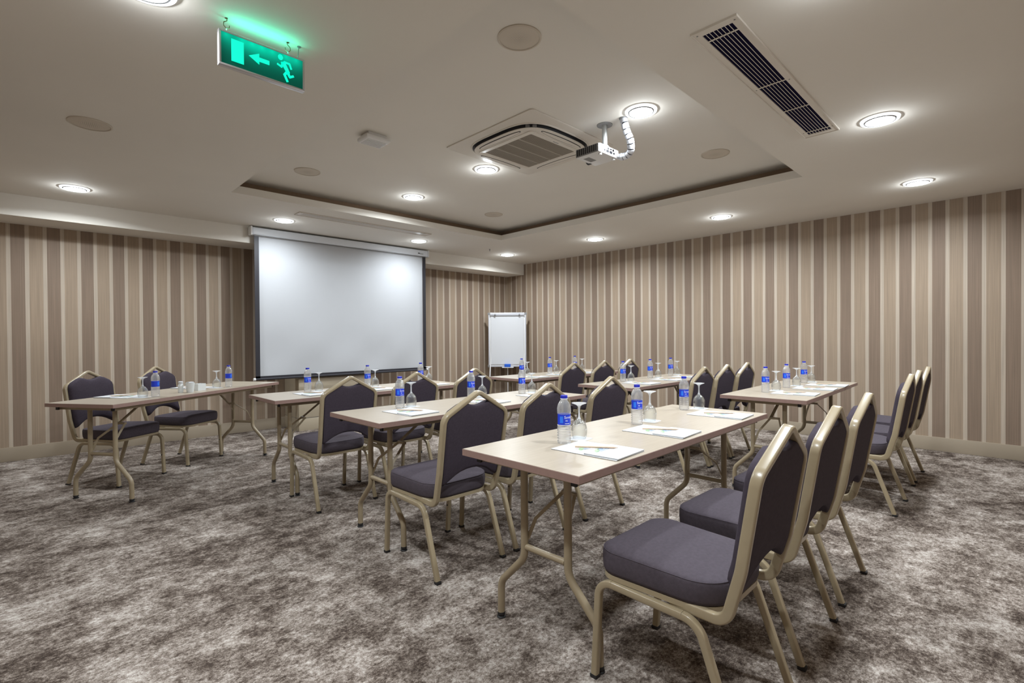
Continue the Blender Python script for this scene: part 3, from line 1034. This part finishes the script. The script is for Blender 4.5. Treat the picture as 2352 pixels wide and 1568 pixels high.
        MB().lathe([(0.005, 0), (0.004, 0.004)], 10).xf(Matrix.Translation((s * 0.197, 0.246, 0.17)) @ Matrix.Rotation(-s * pi / 2, 4, 'Y')).build('buffer_stud', M_RUB, lf)
    return t

GR = 'beige framed banquet chairs with plum grey padding'
ch = chair_proto()
CHAIRS = [
    (-5.050, -6.200, 0, 'nearest banquet chair at lower right, its whole seat in view'),
    (-4.490, -6.200, 0, 'second banquet chair from the camera in the near right row'),
    (-3.900, -6.195, 0, 'third banquet chair of the near right row, seat mostly hidden'),
    (-2.395, -6.165, 0, 'nearest chair of the far right trio before the striped wall'),
    (-1.900, -6.150, 0, 'middle chair of the far right trio before the striped wall'),
    (-1.340, -6.145, 0, 'rearmost chair of the far right trio before the striped wall'),
    (-5.045, -4.775, -1, 'banquet chair seen from behind, left of the nearest table corner'),
    (-4.515, -4.775, 0, 'banquet chair behind the leftmost bottle of the nearest table'),
    (-3.880, -4.770, 0, 'banquet chair behind the middle bottle of the nearest table'),
    (-2.480, -4.770, 0, 'left chair of the trio seen beyond the nearest table right end'),
    (-2.005, -4.770, 0, 'middle chair of the trio seen beyond the nearest table right end'),
    (-1.520, -4.770, 0, 'right chair of the trio seen beyond the nearest table right end'),
    (-5.045, -3.390, 0, 'left chair in front of the projection screen, its back towards us'),
    (-4.500, -3.395, 0, 'middle chair at the screen table, behind a bottle and glass'),
    (-3.900, -3.380, 0, 'chair at the right end of the screen table, left of the flip chart'),
    (-2.620, -3.450, 0, 'left chair of the farthest trio, right of the flip chart'),
    (-2.080, -3.450, 0, 'middle chair of the farthest trio, against the striped wall'),
    (-1.560, -3.450, 0, 'right chair of the farthest trio, half behind a bottle'),
    (-6.130, -1.560, 214.8, 'leftmost chair, facing us behind the slanted presenter table'),
    (-5.583, -1.182, 215.5, 'chair facing us behind the middle of the slanted presenter table'),
]
for i, (x, y, a, lb) in enumerate(CHAIRS):
    if i == 0:
        ch.location = (x, y, 0); ch['label'] = lb; ch['group'] = GR
    else:
        dup(ch, (x, y, 0), RD(a), lb, GR)

# ------------------------------------------------------------------ folding table (origin: near left corner on the floor)
TL, TW, TH = 1.80, 0.593, 0.74
def table_proto():
    t = thing('folding_table', 'x', 'table')
    e = 0.0022
    top = MB().box(e, TL - e, e, TW - e, TH - 0.026, TH).build('tabletop', M_TOP, t, auto=30)
    mb = MB()
    z0, z1 = TH - 0.0265, TH - 0.0012
    mb.box(0, TL, 0, e, z0, z1); mb.box(0, TL, TW - e, TW, z0, z1)
    mb.box(0, e, e, TW - e, z0, z1); mb.box(TL - e, TL, e, TW - e, z0, z1)
    mb.build('edge_band', M_EDGE, top, auto=30)
    # steel frame below the top
    ins, zt, zb, th = 0.045, TH - 0.0265, TH - 0.052, 0.020
    for y in (ins, TW - ins - th):
        MB().box(0.05, TL - 0.05, y, y + th, zb, zt).build('side_rail', M_TFRAME, t, auto=30)
        for x in (0.040, TL - 0.05):
            MB().box(x, x + 0.0105, y - 0.001, y + th + 0.001, zb - 0.001, zt).build('end_cap', M_RUB, t, auto=30)
    for x in (0.062, TL - 0.082):
        MB().box(x, x + 0.02, ins + th, TW - ins - th, zb, zt).build('end_rail', M_TFRAME, t, auto=30)
    yc = TW / 2
    for e_, (lx, s) in enumerate(((0.172, 1), (TL - 0.172, -1))):
        legs = []
        for q in (-1, 1):
            path = fillet([(lx, yc + q * 0.112, zt), (lx, yc + q * 0.112, 0.295), (lx, yc + q * 0.250, 0.155), (lx, yc + q * 0.252, 0.022)], [0, 0.085, 0.075, 0], 9)
            L_ = MB().tube(path, 0.0155, 18).build('leg', M_TFRAME, t)
            MB().lathe([(0.0155, 0.024), (0.0165, 0.020), (0.0165, 0.012), (0.010, 0.010), (0.019, 0.004), (0.019, 0.0)], 18, (lx, yc + q * 0.252, 0)).build('rubber_foot', M_RUB, L_)
            legs.append(L_)
        MB().tube([(lx, yc - 0.100, 0.343), (lx, yc + 0.100, 0.343)], 0.0130, 16).build('crossbar', M_TFRAME, t)
        # folding brace: from the far leg up to the underside, with a knee
        sec = rrect(0.018, 0.005, 0.001, 1)
        a = [(lx + s * 0.010, yc + 0.104, 0.372), (lx + s * 0.035, yc + 0.082, 0.455), (lx + s * 0.150, yc + 0.030, 0.548)]
        b_ = [(lx + s * 0.150, yc + 0.030, 0.545), (lx + s * 0.345, yc + 0.005, zb + 0.01)]
        c_ = [(lx + s * 0.010, yc - 0.104, 0.372), (lx + s * 0.035, yc - 0.082, 0.455), (lx + s * 0.150, yc - 0.030, 0.548)]
        mb = MB().sweep(a, rrect(0.006, 0.015, 0.001, 1), (0, 0.5, 0.8))
        mb.sweep(c_, rrect(0.006, 0.015, 0.001, 1), (0, 0.5, 0.8))
        mb.build('brace_link', M_TFRAME, t)
        MB().sweep(b_, rrect(0.010, 0.020, 0.001, 1), (0, 1, 0)).build('brace', M_TFRAME, t)
        MB().box(lx + s * 0.150 - 0.009, lx + s * 0.150 + 0.009, yc - 0.036, yc + 0.036, 0.540, 0.556).build('brace_joint', M_TFRAME, t, bevel=0.003)
        MB().box(lx + s * 0.345 - 0.02, lx + s * 0.345 + 0.02, yc - 0.03, yc + 0.03, zb + 0.008, zt).build('brace_bracket', M_TFRAME, t, auto=30)
    return t
TG = 'rectangular folding conference tables'
tp = table_proto()
TABLES = {
    'T1': (-5.3966, -5.9841, 0.94, 'nearest beige folding table at lower centre, three place settings in full view'),
    'T2': (-5.3409, -4.6059, 0.27, 'beige folding table in the middle of the photo, second row left'),
    'T3': (-5.3824, -3.1789, 0.26, 'beige folding table right in front of the projection screen'),
    'T4': (-2.8281, -5.9494, 1.74, 'beige folding table at right, beside the striped right wall'),
    'T5': (-2.8964, -4.6065, 0.0, 'beige folding table right of centre, behind the nearest table'),
    'T6': (-2.8700, -3.2900, 0.0, 'farthest beige folding table, in front of the flip chart'),
    'T0': (-6.2477, -2.5427, 35.06, 'slanted presenter folding table at far left facing the class'),
}
first = True
for k, (x, y, a, lb) in TABLES.items():
    if first:
        tp.location = (x, y, 0); tp.rotation_euler = (0, 0, RD(a)); tp['label'] = lb; tp['group'] = TG
        first = False
    else:
        dup(tp, (x, y, 0), RD(a), lb, TG)

# ------------------------------------------------------------------ things on the tables
def bottle_proto():
    t = thing('water_bottle', 'x', 'bottle')
    prof = [(0.004, 0.003), (0.018, 0.001), (0.025, 0.000), (0.0290, 0.004), (0.0298, 0.010)]
    z = 0.012
    while z < 0.076:
        prof += [(0.0296, z), (0.0275, z + 0.0035), (0.0275, z + 0.0050), (0.0297, z + 0.0085)]
        z += 0.0115
    prof += [(0.0290, 0.0800), (0.0268, 0.0815), (0.0268, 0.1260), (0.0290, 0.1275)]
    for k, (r, z) in enumerate([(0.0298, 0.132), (0.0292, 0.136), (0.0300, 0.140), (0.0292, 0.144), (0.0296, 0.149), (0.0284, 0.155), (0.0276, 0.160), (0.0255, 0.167), (0.0215, 0.175), (0.0170, 0.181), (0.0140, 0.185), (0.0130, 0.188), (0.0130, 0.194)]):
        prof.append((r, z))
    MB().lathe(prof, 28).build('bottle_body', M_BOTTLE, t)
    cp = MB().lathe([(0.0150, 0.1925), (0.0152, 0.195), (0.0152, 0.203), (0.0140, 0.205)], 28).build('cap', M_CAP, t)
    MB().lathe([(0.0145, 0.1885), (0.0155, 0.189), (0.0155, 0.1915), (0.0145, 0.192)], 24).build('neck_ring', M_TEXT, t)
    lab = MB().lathe([(0.0273, 0.0815), (0.0274, 0.083), (0.0274, 0.1245), (0.0273, 0.126)], 40, cap0=False, cap1=False).build('label', M_BLUE, t)
    # lighter blue emblem panel left of the lettering
    def wrap(xs, zs, r):
        vs, fs = [], []
        for z in zs:
            for x in xs:
                a = -pi / 2 + x / 0.0274
                vs.append((r * cos(a), r * sin(a), z))
        n = len(xs)
        for j in range(len(zs) - 1):
            for i in range(n - 1):
                fs.append((j * n + i, j * n + i + 1, (j + 1) * n + i + 1, (j + 1) * n + i))
        return MB().add(vs, fs)
    wrap([-0.024 + 0.0018 * i for i in range(9)], [0.090, 0.1175], 0.02765).build('emblem', M_LAB2, lab)
    def text(s, size, x0, z0, name):
        cu = bpy.data.curves.new('t', 'FONT')
        cu.body = s
        cu.size = size
        cu.resolution_u = 2
        o = bpy.data.objects.new('t', cu)
        COL.objects.link(o)
        bpy.context.view_layer.update()
        me = bpy.data.meshes.new_from_object(o.evaluated_get(bpy.context.evaluated_depsgraph_get()))
        bpy.data.objects.remove(o, do_unlink=True)
        for v in me.vertices:
            a = -pi / 2 + (x0 + v.co.x) / 0.0277
            v.co = (0.0279 * cos(a), 0.0279 * sin(a), z0 + v.co.y)
        me.materials.clear()
        me.materials.append(M_TEXT)
        return link(name, me, lab)
    text('S\u0131rma', 0.0165, -0.005, 0.1085, 'lettering')
    text('su', 0.0125, 0.000, 0.097, 'lettering')
    wrap([-0.002 + 0.002 * i for i in range(12)], [0.0865, 0.0885], 0.02785).build('stripe', M_TEXT, lab)
    return t

def glass_proto():
    """stemmed glass standing upside down on its rim"""
    t = thing('wine_glass', 'x', 'glass')
    prof = [(0.0300, 0.000), (0.0330, 0.012), (0.0352, 0.028), (0.0355, 0.040), (0.0335, 0.054), (0.0280, 0.068), (0.0180, 0.080), (0.0085, 0.087)]
    th = 0.0012
    inner = [(r - th, z) for r, z in prof[:-1]] + [(0.0045, 0.0845)]
    MB().lathe(list(reversed(inner)) + [(0.0292, -0.0001 + 0.0002)] + prof, 32, cap0=True, cap1=True).build('bowl', M_GLASS, t)
    MB().lathe([(0.0085, 0.087), (0.0050, 0.095), (0.0040, 0.104), (0.0038, 0.120), (0.0042, 0.134), (0.0065, 0.143), (0.013, 0.149)], 20).build('stem', M_GFOOT, t)
    MB().lathe([(0.013, 0.149), (0.024, 0.1535), (0.0325, 0.1565), (0.0330, 0.158), (0.010, 0.1585)], 32).build('foot', M_GFOOT, t)
    return t

def logo(t, z, ox, oy):
    lg = MB()
    for k, (x, y, r, a) in enumerate(((-0.030, 0.010, 0.020, 30), (0.022, 0.022, 0.018, 140))):
        pl = [(x + r * 1.6 * cos(u) * cos(RD(a)) - r * 0.5 * sin(u) * sin(RD(a)), y + r * 1.6 * cos(u) * sin(RD(a)) + r * 0.5 * sin(u) * cos(RD(a))) for u in [2 * pi * q / 16 for q in range(16)]]
        lg.prism(pl, z, z + 0.0002)
    lg.xf(Matrix.Translation((ox, oy, 0))).build('logo_leaf', M_LOGO_G, t, auto=30)
    lg = MB()
    for x0, x1, y in ((-0.045, 0.040, 0.001), (-0.035, 0.03, -0.008)):
        lg.prism([(x0, y - 0.0025), (x1, y - 0.0025), (x1, y + 0.0025), (x0, y + 0.0025)], z, z + 0.0002)
    lg.prism([(0.0 + 0.016 * cos(2 * pi * q / 16), 0.014 + 0.010 * sin(2 * pi * q / 16)) for q in range(16)], z, z + 0.0002)
    lg.xf(Matrix.Translation((ox, oy, 0))).build('logo_mark', M_LOGO_B, t, auto=30)

def folder_proto():
    t = thing('paper_folder', 'x', 'folder')
    MB().box(-0.104, 0.104, -0.150, 0.150, 0, 0.0012).build('back_sheet', M_GREENEDGE, t, auto=30)
    MB().box(-0.105, 0.105, -0.151, 0.151, 0.0012, 0.0030).build('cover', M_PAPER, t, auto=30)
    logo(t, 0.0031, 0.0, 0.045)
    return t

def notepad_proto():
    t = thing('notepad', 'x', 'notepad')
    MB().box(-0.100, 0.100, -0.074, 0.074, 0, 0.0015).build('backing', M_GREENEDGE, t, auto=30)
    MB().box(-0.101, 0.101, -0.075, 0.075, 0.0015, 0.0050).build('pages', M_PAPER, t, auto=30)
    logo(t, 0.0051, -0.005, 0.046)
    return t

def pencil_proto():
    t = thing('pencil', 'x', 'pencil')
    n = 6
    L_ = 0.170
    R_ = Matrix.Rotation(pi / 2, 4, 'Y')
    MB().lathe([(0.0040, -L_ / 2), (0.0040, L_ / 2 - 0.018)], n).xf(R_).build('barrel', M_WOOD, t, auto=20)
    MB().lathe([(0.0040, L_ / 2 - 0.018), (0.0012, L_ / 2 - 0.003)], 12).xf(R_).build('sharpened_tip', M_WOOD, t)
    MB().lathe([(0.0012, L_ / 2 - 0.003), (0.0003, L_ / 2)], 8).xf(R_).build('lead', M_LEAD, t)
    return t

def coaster_mesh():
    return MB().prism(rrect(0.095, 0.095, 0.012, 4), 0, 0.0012).mesh('coaster', M_PAPER)

B0, G0, F0, N0, P0 = bottle_proto(), glass_proto(), folder_proto(), notepad_proto(), pencil_proto()
CO = coaster_mesh()
used = set()
def put(proto, loc, rz, label, group):
    if proto.name not in used:
        used.add(proto.name)
        proto.location = loc
        proto.rotation_euler = (0, 0, rz)
        proto['label'] = label
        proto['group'] = group
        return proto
    return dup(proto, loc, rz, label, group)

TN = {'T1': 'nearest table', 'T2': 'second-row central table', 'T3': 'projection screen table',
      'T4': 'rightmost table', 'T5': 'table right of centre', 'T6': 'farthest table'}
SEATS = {
    'T1': [((-5.036, -5.622), (-4.915, -5.608), (-5.050, -5.803)), ((-4.425, -5.600), (-4.285, -5.592), (-4.520, -5.790)), ((-3.785, -5.535), (-3.668, -5.575), (-3.840, -5.780))],
    'T2': [((-4.950, -4.175), (-4.855, -4.160), (-5.000, -4.375)), ((-4.300, -4.110), (-4.190, -4.110), (-4.360, -4.340)), ((-3.830, -4.180), (-3.720, -4.185), (-3.850, -4.385))],
    'T3': [((-4.965, -2.735), (-4.865, -2.730), (-5.000, -2.930)), ((-4.425, -2.765), (-4.350, -2.770), (-4.440, -2.965)), ((-3.854, -2.780), (-3.735, -2.750), (-3.850, -2.965))],
    'T4': [((-2.460, -5.557), (-2.270, -5.575), (-2.420, -5.760)), ((-1.965, -5.560), (-1.740, -5.575), (-1.920, -5.765)), ((-1.385, -5.537), (-1.250, -5.562), (-1.520, -5.760))],
    'T5': [((-2.380, -4.180), (-2.330, -4.240), (-2.430, -4.420)), ((-1.840, -4.170), (-1.720, -4.198), (-1.900, -4.410)), ((-1.390, -4.170), (-1.200, -4.150), (-1.440, -4.400))],
    'T6': [((-2.556, -2.920), (-2.430, -2.890), (-2.550, -3.100)), ((-2.060, -2.920), (-1.930, -2.910), (-2.080, -3.100)), ((-1.570, -2.920), (-1.380, -2.890), (-1.580, -3.100))],
}
POSN = ['left', 'middle', 'right']
CAMV = Vector((CAM.x, CAM.y))
def setting(bp, gp, fp, rz, where, extra=0):
    d = CAMV - Vector(bp)
    put(B0, (bp[0], bp[1], TH), atan2(d.y, d.x) + pi / 2 + 0.20 + extra, 'water bottle with blue cap and label at %s' % where, 'blue labelled water bottles')
    c = link('coaster', CO, None, (gp[0] - 0.006, gp[1] - 0.003, TH), (0, 0, rz + 0.1))
    tag(c, 'white paper coaster under the glass at %s' % where, 'coaster', 'white coasters')
    put(G0, (gp[0], gp[1], TH + 0.0012), 0, 'upturned stemmed glass at %s' % where, 'upturned wine glasses')
    R_ = Matrix.Rotation(rz, 3, 'Z')
    f = Vector((fp[0], fp[1], 0))
    put(F0, (f.x, f.y, TH), rz + RD(2), 'white paper folder with printed logo at %s' % where, 'white conference folders')
    q = f + R_ @ Vector((0.006, -0.077, 0))
    put(N0, (q.x, q.y, TH + 0.0030), rz + RD(3), 'small white notepad on the folder at %s' % where, 'white notepads')
    q = f + R_ @ Vector((0.002, 0.004, 0))
    put(P0, (q.x, q.y, TH + 0.0118), rz + RD(-54), 'wooden pencil lying on the notepad at %s' % where, 'wooden pencils')
for k in ('T1', 'T2', 'T3', 'T4', 'T5', 'T6'):
    a = RD(TABLES[k][2])
    for j, (bp, gp, fp) in enumerate(SEATS[k]):
        setting(bp, gp, fp, a, '%s seat, %s' % (POSN[j], TN[k]))
# presenter table, in its own axes
x0, y0, a0 = TABLES['T0'][:3]
a0 = RD(a0)
def t0(u, v):
    return (x0 + u * cos(a0) - v * sin(a0), y0 + u * sin(a0) + v * cos(a0))
setting(t0(0.455, 0.125), t0(0.405, 0.190), t0(0.42, 0.40), a0 + pi, 'left seat, slanted presenter table', 1.2)
setting(t0(1.255, 0.140), t0(1.150, 0.180), t0(1.12, 0.40), a0 + pi, 'right seat, slanted presenter table', 1.2)

# crockery in the middle of the presenter table
p = t0(0.775, 0.110)
t = thing('sugar_holder', 'tall ribbed white holder, left of two on the slanted presenter table', 'holder', (p[0], p[1], TH), a0)
prof = [(0.025, 0), (0.026, 0.002), (0.034, 0.080), (0.0345, 0.083), (0.031, 0.083), (0.024, 0.01)]
MB().lathe(prof, 24, cap1=True).build('cup', M_CERAM, t)
MB().box(-0.026, 0.026, -0.012, 0.012, 0.030, 0.090).build('paper_sachets', M_PAPER, t, auto=30)
p = t0(0.745, 0.175)
t = thing('toothpick_jar', 'small white capped jar behind the tall holder on the presenter table', 'jar', (p[0], p[1], TH), a0)
MB().lathe([(0.018, 0), (0.020, 0.004), (0.020, 0.065), (0.014, 0.076)], 22).build('jar_body', M_CERAM, t)
MB().lathe([(0.0165, 0.077), (0.0175, 0.079), (0.0175, 0.094), (0.014, 0.097)], 22).build('jar_cap', M_PAPER, t)
p = t0(0.935, 0.165)
t = thing('ceramic_box', 'low square white ceramic box, right of the tall holder on presenter table', 'ceramic box', (p[0], p[1], TH), a0 - 0.15)
mb = MB()
mb.box(-0.038, 0.038, -0.030, 0.030, 0, 0.004)
for bx in ((-0.038, 0.038, -0.030, -0.026), (-0.038, 0.038, 0.026, 0.030), (-0.038, -0.034, -0.026, 0.026), (0.034, 0.038, -0.026, 0.026)):
    mb.box(*bx, 0.004, 0.060)
mb.build('box_body', M_CERAM, t, auto=30)
MB().box(-0.030, 0.030, -0.022, 0.022, 0.006, 0.052).build('paper_sachets', M_PAPER, t, auto=30)
